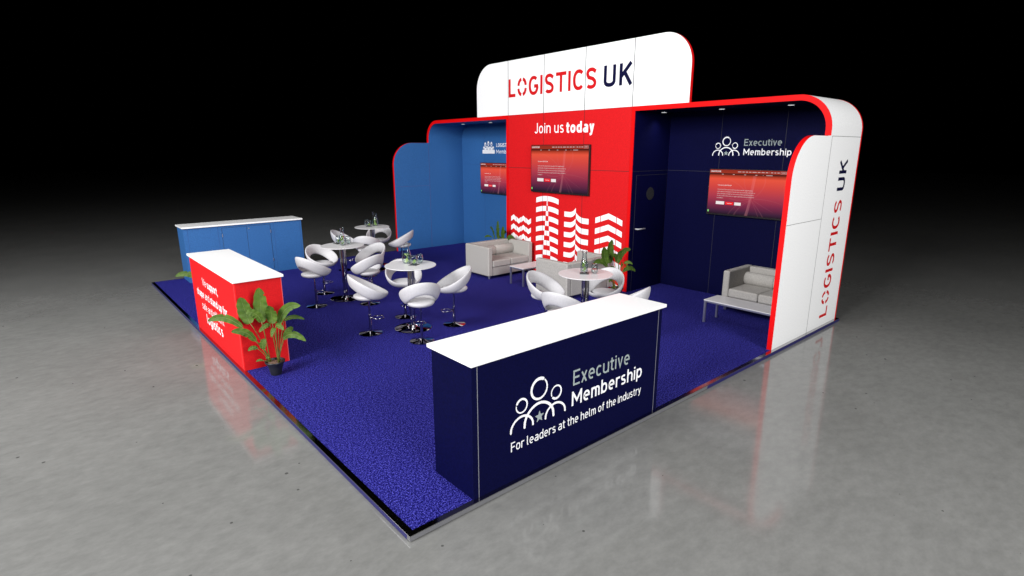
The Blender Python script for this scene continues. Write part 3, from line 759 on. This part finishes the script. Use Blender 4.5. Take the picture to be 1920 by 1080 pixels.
# ------------------------------------------------------------------ bar tables
TZ = 0.87
def make_table(label):
    t = thing('bar_table', label, 'table', group='round white bar tables')
    MB().lathe([(0.0,0.858),(0.325,0.858),(0.333,0.861),(0.335,0.866),(0.333,0.870),(0.0,TZ)], 64).build('tabletop', M['table_top'], t, smooth='angle')
    MB().lathe([(0.036,0.02),(0.036,0.27),(0.048,0.272),(0.048,0.857)], 32).build('pole', M['chrome'], t, smooth='angle')
    MB().lathe([(0.0,0.001),(0.245,0.001),(0.248,0.006),(0.235,0.012),(0.06,0.024),(0.04,0.045),(0.0,0.045)], 64).build('base', M['chrome'], t, smooth='angle')
    return t
tabs = [((2.200,5.690), 'round white bar table left of centre, behind the red counter'),
        ((2.213,3.626), 'round white bar table in the middle of the carpet, nearest the red counter'),
        ((3.594,7.401), 'rearmost round white bar table, beside the front edge of the blue booth'),
        ((3.556,1.753), 'round white bar table between the navy counter and the sofas')]
T0 = make_table(tabs[0][1]); T0.location = (*tabs[0][0], 0)
for (p, lb) in tabs[1:]: dup(T0, (*p, 0), 0.3, lb)

# ------------------------------------------------------------------ bar stools
def make_stool(label):
    t = thing('bar_stool', label, 'bar stool', group='white tub bar stools')
    z0 = 0.535
    # tub: a leaning ring, low at the front (+x), high and wide at the back, open above the seat behind
    NT, NS = 56, 14; vs = []; fs = []
    for i in range(NT):
        th = 2*pi*i/NT
        s_ = (1-cos(th))/2
        top = Vector((0.252 - 0.012*s_, 0, z0 + 0.006 + 0.268*s_**1.12))
        bot = Vector((0.146 + 0.070*s_**1.6, 0, z0 - 0.056 + 0.170*s_**3.0))
        # widen the sides a little
        c = (top+bot)/2; ax = (top-bot)/2; nrm = Vector((-ax.z, 0, ax.x)).normalized()
        thick = 0.019
        bow = 0.012*sin(pi*min(1, s_+0.25))
        for k in range(NS):
            a = 2*pi*k/NS
            ca, sa = cos(a), sin(a)
            u_ = abs(ca)**0.85*(1 if ca >= 0 else -1)
            q = c + ax*u_ + nrm*(thick*sa) - nrm*bow*(1-u_*u_)
            vs.append((q.x*cos(th)*1.0, q.x*sin(th)*1.02, q.z))
    for i in range(NT):
        for k in range(NS):
            j = (i+1) % NT; l = (k+1) % NS
            fs.append((i*NS+k, i*NS+l, j*NS+l, j*NS+k))
    MB().add(vs, fs).build('backrest', M['leather'], t, smooth=True)
    prof = [(0.0,0.464),(0.07,0.465),(0.120,0.470),(0.152,0.484),(0.170,0.506),(0.167,0.526),(0.132,0.538),(0.07,0.541),(0.0,0.542)]
    MB().lathe([(r_, z_) for r_, z_ in prof], 40, cx=-0.022, sx=1.0, sy=1.0).build('seat', M['leather'], t, smooth=True)
    MB().lathe([(0.035,0.452),(0.045,0.468)], 16).build('seat_mount', M['black'], t)
    MB().tube([(0,0,0.012),(0,0,0.26)], 0.0185, 16).build('pole', M['chrome'], t, smooth='angle')
    MB().tube([(0,0,0.26),(0,0,0.455)], 0.0125, 16).build('gas_lift', M['chrome'], t, smooth='angle')
    R_ = 0.006
    pts = [(0.016,-0.012,0.205),(0.07,-0.075,0.205),(0.155,-0.070,0.205),(0.172,-0.055,0.205),(0.172,0.055,0.205),(0.155,0.070,0.205),(0.07,0.075,0.205),(0.016,0.012,0.205)]
    MB().tube(pts, R_, 8).build('footrest', M['chrome'], t, smooth=True)
    MB().lathe([(0.0,0.001),(0.150,0.001),(0.153,0.004),(0.146,0.008),(0.05,0.018),(0.026,0.03),(0.0,0.03)], 48).build('base', M['chrome'], t, smooth='angle')
    return t
stools = []
SL = {
 0: [(195, 'white stool at the left of centre table, on the side of the red counter'),
     (103, 'white stool behind the left of centre table, nearest the blue counter'),
     (285, 'white stool at the left of centre table, front one toward the middle table'),
     (15,  'white stool at the left of centre table, facing the viewer toward the blue booth')],
 1: [(162, 'white stool at the middle table, closest to the plant and red counter'),
     (250, 'white stool showing its back, just behind the left corner of the navy counter'),
     (336, 'white stool at the middle table, on the side toward the sofas'),
     (70,  'white stool behind the middle table, its opening seen under the tabletop')],
 2: [(140, 'white stool at the rearmost table, on the side nearest the blue counter'),
     (232, 'white stool at the rearmost table, its back turned to the viewer'),
     (318, 'white stool at the rearmost table, side on against the blue wall'),
     (50,  'white stool behind the rearmost table, farthest of all from the viewer')],
 3: [(105, 'white stool left of the table by the sofas, its opening in view'),
     (195, 'white stool by the sofas whose back is cut off by the navy countertop'),
     (285, 'white stool mostly hidden behind the right end of the navy counter'),
     (15,  'white stool behind the table by the sofas, beside the potted plant')],
}
proto = None
for ti, lst in SL.items():
    cx, cy = tabs[ti][0]
    for ang, lb in lst:
        a = radians(ang); x = cx + 0.565*cos(a); y = cy + 0.565*sin(a); rz = a + pi
        if proto is None:
            proto = make_stool(lb); proto.location = (x, y, 0); proto.rotation_euler = (0, 0, rz)
        else: dup(proto, (x, y, 0), rz, lb)

# ------------------------------------------------------------------ carafes, glasses, coasters
def lime_slices(mb_parent, spots):
    for (x, y, z, rx, rz) in spots:
        o = MB().lathe([(0.0,-0.002),(0.0185,-0.002),(0.0185,0.002),(0.0,0.002)], 16).build('lime_slice', M['lime'], mb_parent, smooth='angle')
        o.location = (x, y, z); o.rotation_euler = (rx, 0.4, rz)
        MB().lathe([(0.0186,-0.0026),(0.021,-0.0026),(0.021,0.0026),(0.0186,0.0026),(0.0186,-0.0026)], 16).build('rind', M['limerind'], o)
def make_carafe(label):
    t = thing('carafe', label, 'carafe', group='glass water carafes with lime')
    sx, sy = 1.0, 0.72
    prof = [(0.0,0.002),(0.044,0.002),(0.056,0.012),(0.063,0.035),(0.064,0.07),(0.060,0.11),(0.051,0.15),(0.040,0.19),(0.034,0.225),(0.036,0.262)]
    c = MB().lathe(prof[:-1], 32, sx=sx, sy=sy)
    n = 32; vs = []
    for k in range(n):     # slanted pouring lip
        th = 2*pi*k/n; vs.append((sx*0.040*cos(th) + (0.014 if cos(th) > 0.8 else 0), sy*0.040*sin(th), 0.262 + 0.018*cos(th)))
    o = len(c.v); c.v += vs; c.f = c.f[:-1]
    c.f += [(o-n+k, o-n+(k+1) % n, o+(k+1) % n, o+k) for k in range(n)]
    g = c.build('glass_body', M['glass'], t, smooth=True)
    MB().tube([(v_[0], v_[1], v_[2]) for v_ in vs], 0.0022, 6, closed=True).build('rim', M['glass'], g, smooth=True)
    MB().lathe([(0.0,0.006),(0.041,0.006),(0.053,0.014),(0.060,0.036),(0.061,0.07),(0.057,0.11),(0.050,0.142),(0.0,0.142)], 28, sx=sx, sy=sy).build('water', M['water'], t, smooth='angle')
    # dimple ring through the flat side
    MB().tube([(0.016*cos(2*pi*k/18), -0.048 + 0.0*k, 0.105 + 0.024*sin(2*pi*k/18)) for k in range(18)], 0.003, 6, closed=True).build('finger_dimple', M['glass'], t, smooth=True)
    lime_slices(t, [(-0.012,0,0.03,1.2,0.2),(0.02,0.008,0.028,0.4,1.2),(0.004,-0.01,0.052,1.5,0.5),(-0.018,0.006,0.122,0.5,0.3),(0.02,0,0.128,0.9,1.5),(0.0,0.01,0.095,1.3,2.2)])
    return t
def make_glass(label, slices):
    t = thing('tumbler', label, 'glass', group='drinking glasses on the bar tables')
    MB().lathe([(0.0,0.002),(0.024,0.002),(0.036,0.012),(0.043,0.040),(0.042,0.075),(0.036,0.118)], 28).build('glass_body', M['glass'], t, smooth=True).data
    MB().tube([(0.036*cos(2*pi*k/24), 0.036*sin(2*pi*k/24), 0.118) for k in range(24)], 0.0016, 6, closed=True).build('rim', M['glass'], t, smooth=True)
    MB().lathe([(0.0,0.005),(0.023,0.005),(0.034,0.014),(0.0405,0.040),(0.0405,0.055),(0.0,0.055)], 24).build('water', M['water'], t, smooth='angle')
    if slices: lime_slices(t, [(-0.010,0,0.03,1.3,0.3),(0.014,0.006,0.035,0.7,1.4),(0.0,-0.012,0.045,1.5,2.2)])
    return t
def open_top(o):    # drop the cap faces of glass shells so they read as open vessels
    pass
c0 = make_carafe('glass carafe with lime water on the middle bar table, its pouring lip to the right')
c0.location = (2.231, 3.745, TZ); c0.rotation_euler = (0,0,radians(-50))
dup(c0, (2.209, 5.690, TZ), radians(50), 'glass carafe with lime slices on the left of centre bar table, seen narrow')
dup(c0, (3.700, 7.470, TZ), radians(130), 'glass carafe on the rearmost bar table beside the blue booth')
dup(c0, (3.547, 1.773, TZ+0.0075), radians(40), 'glass carafe on a dark coaster on the table by the sofas')
g1 = make_glass('tumbler with lime slices standing on a coaster on the middle bar table', True); g1.location = (2.252, 3.594, TZ+0.0075)
dup(g1, (2.225, 5.880, TZ+0.0075), 0.8, 'tumbler with lime slices on the coaster of the left of centre bar table')
dup(g1, (3.561, 7.461, TZ+0.0075), 1.8, 'tumbler with lime slices on the coaster of the rearmost bar table')
g2 = make_glass('plain water glass without lime at the back of the middle bar table', False); g2.location = (2.379, 3.658, TZ)
dup(g2, (2.350, 5.790, TZ), 0, 'plain water glass to the right of the carafe on the left of centre table')
dup(g2, (3.600, 7.640, TZ), 0, 'plain water glass left of the lime tumbler on the rearmost bar table')
dup(g2, (3.644, 1.688, TZ), 0, 'plain water glass right of the carafe on the table by the sofas')
k0 = MB().box(-0.055, 0.055, -0.055, 0.055, 0.0, 0.007).build('coaster', M['coaster'], bevel=0.002)
tag(k0, 'dark square coaster under the lime tumbler on the middle bar table', 'coaster', 'dark square coasters')
k0.location = (2.245, 3.590, TZ+0.0003); k0.rotation_euler = (0,0,0.5)
for loc, rz, lb in (((2.215,5.885,TZ+0.0003), 0.2, 'dark square coaster under the tumbler on the left of centre table'), ((3.555,7.455,TZ+0.0003), 1.0, 'dark square coaster on the rearmost bar table'),
                    ((3.545,1.765,TZ+0.0003), 0.7, 'dark square coaster under the carafe on the table by the sofas')):
    dup(k0, loc, rz, lb)

# ------------------------------------------------------------------ sofas
def make_sofa(label):
    """local: width along x (0..1.09), depth along y (0 front .. 0.72 back)"""
    t = thing('sofa', label, 'sofa', group='pale grey two seat sofas')
    W, D = 1.10, 0.72; A = 0.10
    for x in (0.0, W-A): MB().box(x, x+A, 0.0, D, 0.055, 0.60).build('armrest', M['sofa'], t, bevel=0.022, seg=4)
    MB().box(A+0.001, W-A-0.001, D-0.12, D-0.001, 0.056, 0.598).build('backrest', M['sofa'], t, bevel=0.022, seg=4)
    MB().box(A+0.001, W-A-0.001, 0.012, D-0.121, 0.056, 0.212).build('base', M['sofa'], t, bevel=0.010, seg=3)
    w = (W-2*A)/2
    for i in range(2):
        x0 = A + i*w + 0.002
        MB().box(x0, x0+w-0.004, -0.004, D-0.125, 0.214, 0.342).build('seat_cushion', M['sofa'], t, bevel=0.026, seg=4)
    for i in range(2):
        x0 = A + i*w + 0.002; r_ = 0.085
        prof = [(0.0,0.0),(r_*0.90,0.0),(r_,0.012),(r_*1.01,w/2),(r_,w-0.016),(r_*0.90,w-0.004),(0.0,w-0.004)]
        mb = MB().lathe(prof, 28)
        mb.v = [(x0+z, D-0.205+p*0.9, 0.430+q*1.15) for (p, q, z) in mb.v]
        mb.build('back_cushion', M['sofa'], t, smooth='angle')
    for x in (0.05, W-0.05):
        for y in (0.05, D-0.05):
            MB().lathe([(0.018,0.001),(0.026,0.054)], 4, cx=x, cy=y).build('leg', M['steel'], t)
    return t
s1 = make_sofa('pale grey sofa seen from its armrest side, in front of the blue booth')
s1.location = (4.765, 5.185, 0)
dup(s1, (5.865, 3.925, 0), pi, 'pale grey sofa seen from behind, between the red tower and a bar table')
dup(s1, (6.185, 1.365, 0), -pi/2, 'pale grey sofa inside the dark navy booth under the television')

# ------------------------------------------------------------------ coffee tables
def make_coffee(label):
    t = thing('coffee_table', label, 'coffee table', group='low white coffee tables')
    W, D, H, q = 0.96, 0.36, 0.325, 0.013
    MB().box(-0.005, W+0.005, -0.005, D+0.005, H-0.012, H).build('tabletop', M['table_top'], t, bevel=0.002)
    for x in (0.0, W-2*q):
        for y in (0.0, D-2*q): MB().box(x, x+2*q, y, y+2*q, 0.001, H-0.0125).build('leg', M['steel'], t)
    r_ = MB()
    for y in (0.003, D-2*q+0.003): r_.box(2*q+0.0005, W-2*q-0.0005, y, y+0.02, H-0.034, H-0.0125)
    for x in (0.003, W-2*q+0.003): r_.box(x, x+0.02, 2*q+0.0005, D-2*q-0.0005, H-0.034, H-0.0125)
    r_.build('frame', M['steel'], t)
    return t
ct = make_coffee('low white coffee table between the two facing sofas'); ct.location = (4.878, 4.355, 0)
dup(ct, (5.775, 0.240, 0), pi/2, 'low white coffee table in front of the sofa in the navy booth')

# ------------------------------------------------------------------ banana plants
def make_plant(label):
    t = thing('potted_plant', label, 'plant', group='banana plants in black pots')
    MB().lathe([(0.0,0.001),(0.052,0.001),(0.058,0.01),(0.068,0.07),(0.082,0.115),(0.098,0.135),(0.104,0.150),(0.102,0.156),(0.094,0.156),(0.086,0.135),(0.0,0.130)], 36).build('pot', M['pot'], t, smooth='angle')
    MB().lathe([(0.0,0.140),(0.05,0.139),(0.088,0.1365),(0.0,0.1315)], 24).build('soil', M['soil'], t, smooth=True)
    LA, RB = (-0.055, 0.01), (0.045, -0.01)
    # (stem root, blade base, mid, tip, width, fold) as (u, z, w) with w toward the viewer
    L = [
     (LA, (-0.228,0.564,-0.02), (-0.285,0.70,-0.05), (-0.300,0.85,-0.03), 0.150, 0),
     (LA, (-0.127,0.564,-0.06), (-0.125,0.76,-0.10), (-0.108,0.945,-0.06), 0.148, 0),
     (RB, (0.006,0.564,-0.02), (0.010,0.68,-0.04), (0.017,0.775,0.03), 0.118, 0),
     (RB, (0.056,0.540,-0.06), (0.12,0.78,-0.08), (0.310,0.748,-0.05), 0.095, 0),
     (LA, (-0.285,0.540,0.04), (-0.44,0.72,0.06), (-0.615,0.620,0.08), 0.078, 0),
     (LA, (-0.146,0.400,0.08), (-0.20,0.56,0.12), (-0.345,0.530,0.16), 0.078, 0),
     (LA, (-0.080,0.60,0.03), (-0.105,0.73,0.06), (-0.215,0.715,0.08), 0.085, 0),
     (RB, (0.017,0.570,0.06), (-0.01,0.60,0.10), (-0.068,0.520,0.14), 0.048, 0),
     (RB, (0.070,0.560,0.05), (0.13,0.60,0.10), (0.188,0.540,0.13), 0.050, 0),
     (RB, (0.100,0.570,-0.10), (0.17,0.63,-0.16), (0.280,0.555,-0.20), 0.045, 0),
     (RB, (0.118,0.405,0.0), (0.22,0.52,0.02), (0.365,0.385,0.03), 0.074, 0),
     (LA, (-0.074,0.317,0.09), (-0.065,0.38,0.10), (-0.042,0.435,0.09), 0.068, 0),
     (LA, (-0.156,0.300,0.03), (-0.20,0.34,0.05), (-0.245,0.286,0.06), 0.044, 0),
     (RB, (0.078,0.545,0.08), (0.075,0.56,0.13), (0.058,0.470,0.15), 0.045, 0),
     (LA, (-0.060,0.205,0.07), (-0.04,0.235,0.08), (-0.008,0.226,0.10), 0.022, 0),
     (LA, (-0.112,0.165,0.03), (-0.14,0.195,0.05), (-0.175,0.165,0.06), 0.024, 0),
     (RB, (0.06,0.34,-0.14), (0.09,0.44,-0.20), (0.11,0.44,-0.28), 0.070, 0),
    ]
    cv = lambda p: Vector((p[0], -p[2], p[1]))
    rnd = random.Random(3)
    for (root, b0, mid, tip, wd, fo) in L:
        a, c, d = cv(b0), cv(mid), cv(tip)
        r0 = Vector((root[0]+rnd.uniform(-0.012,0.012), root[1]+rnd.uniform(-0.012,0.012), 0.136))
        # stem
        ctl = Vector((r0.x*0.6+a.x*0.4, r0.y*0.6+a.y*0.4, r0.z*0.35+a.z*0.65))
        pts = [((1-q)**2*r0 + 2*q*(1-q)*ctl + q*q*a) for q in [i/8 for i in range(9)]]
        MB().tube(pts, [0.0055*(1-0.45*i/8) for i in range(9)], 6).build('stem', M['stem'], t, smooth=True)
        # blade
        N, K = 22, 6; vs = []; fs = []
        view = Vector((0, -1, 0.25))
        mid_pts = []
        for i in range(N+1):
            q = i/N
            p = (1-q)**2*a + 2*q*(1-q)*c + q*q*d
            tan = (2*(1-q)*(c-a) + 2*q*(d-c)).normalized()
            side = tan.cross(view)
            if side.length < 0.15: side = tan.cross(Vector((0,0,1)))
            side.normalize(); nrm = side.cross(tan).normalized()
            if nrm.dot(view) < 0: nrm = -nrm
            half = wd/2*(sin(pi*min(1, (q*0.98+0.02))**0.85))**0.48 if q < 0.999 else 0.0008
            half *= 1 + 0.03*sin(q*17 + wd*90) + rnd.uniform(-0.02, 0.02)
            half *= 1.04
            mid_pts.append(p + nrm*0.0012)
            for k in range(K+1):
                s_ = k/K*2-1
                vs.append(p + side*half*s_ + nrm*(abs(s_)**1.3*half*0.14 + 0.004*sin(q*31+s_*2)*abs(s_)))
        for i in range(N):
            for k in range(K):
                x_ = i*(K+1)+k; fs.append((x_, x_+1, x_+K+2, x_+K+1))
        # a few tears along the rim
        if wd > 0.07:
            drop = set()
            for _ in range(1):
                i_ = rnd.randrange(4, N-3); sd = rnd.choice((0, K-1)); drop.add(i_*K+sd)
            fs = [f_ for j_, f_ in enumerate(fs) if j_ not in drop]
        lf = MB().add(vs, fs).build('leaf', M['leaf'], t, smooth=True, flat=True)
        MB().tube(mid_pts, [0.0018*(1-0.8*i/N) for i in range(N+1)], 5).build('midrib', M['midrib'], lf, smooth=True)
    return t
p1 = make_plant('leafy banana plant in a black pot in front of the red counter end')
p1.location = (0.262, 3.205, 0); p1.rotation_euler = (0,0,radians(-41)); p1.scale = (1.0, 1.0, 1.0)
dup(p1, (0.47, 5.86, 0), radians(-36), 'banana plant hidden behind the red counter, only a leaf tip showing')
dup(p1, (5.60, 2.86, 0), radians(-8), 'banana plant in a black pot at the foot of the red tower')
dup(p1, (5.79, 6.14, 0), radians(75), 'banana plant behind the pale sofa against the blue booth')

# ------------------------------------------------------------------ lights
def area(name, loc, target, size, power, color=(1,1,1), sy=None):
    l = bpy.data.lights.new(name, 'AREA'); l.energy = power; l.color = color; l.shape = 'RECTANGLE'; l.size = size; l.size_y = sy or size
    o = bpy.data.objects.new(name, l); col.objects.link(o); o.location = loc
    d = Vector(target) - Vector(loc); o.rotation_euler = d.to_track_quat('-Z', 'Y').to_euler()
    return o
area('unseen_lamp', (-10.0, 0.5, 6.2), (4.5, 4.2, 1.2), 5.0, 2750)
area('unseen_lamp', (1.0, -8.6, 4.8), (3.0, 1.5, 0.9), 4.5, 1220)
area('unseen_lamp', (-3.6, 6.0, 5.6), (-3.2, 6.0, 0.0), 3.0, 300)  # added fill out of view, brightens the floor left of the stand
area('unseen_lamp', (1.5, 2.5, 7.5), (2.2, 3.2, 0), 5.0, 150)  # added weak top fill, lifts carpet, countertops and tabletops; no fixture known
for y, m_ in ((navyY(0.75), 1), (navyY(1.75), 1), (navyY(2.75), 1), (blueY(0.72), 1), (blueY(1.74), 1), (blueY(2.76), 1)):
    l = bpy.data.lights.new('downlight', 'SPOT'); l.energy = 12; l.spot_size = radians(120); l.spot_blend = 1.0; l.shadow_soft_size = 0.05
    o = bpy.data.objects.new('downlight', l); col.objects.link(o); o.location = (6.5, y, 2.912)

w = bpy.data.worlds.new('World'); scene.world = w; w.use_nodes = True
w.node_tree.nodes['Background'].inputs['Color'].default_value = (0, 0, 0, 1); w.node_tree.nodes['Background'].inputs['Strength'].default_value = 0.0

# ------------------------------------------------------------------ camera
cam = bpy.data.cameras.new('camera'); co = bpy.data.objects.new('camera', cam); col.objects.link(co)
cam.sensor_width = 36; cam.lens = 1038.722/1920*36; cam.clip_start = 0.05; cam.clip_end = 300
R = [[0.7558035, -0.6547979, -0.0009036], [-0.1591862, -0.1824025, -0.9702521], [0.6351542, 0.7334638, -0.2420952]]
co.matrix_world = Matrix(((R[0][0], -R[1][0], -R[2][0], -1.46372), (R[0][1], -R[1][1], -R[2][1], -2.66551), (R[0][2], -R[1][2], -R[2][2], 2.34244), (0,0,0,1)))
scene.camera = co

scene.view_settings.view_transform = 'Standard'; scene.view_settings.look = 'None'
scene.view_settings.exposure = 0.0; scene.view_settings.gamma = 1.0; scene.view_settings.use_curve_mapping = False
scene.render.engine = 'CYCLES'
scene.cycles.use_denoising = True
scene.cycles.max_bounces = 10; scene.cycles.transparent_max_bounces = 24
scene.cycles.caustics_reflective = False; scene.cycles.caustics_refractive = False
scene.cycles.sample_clamp_indirect = 4.0
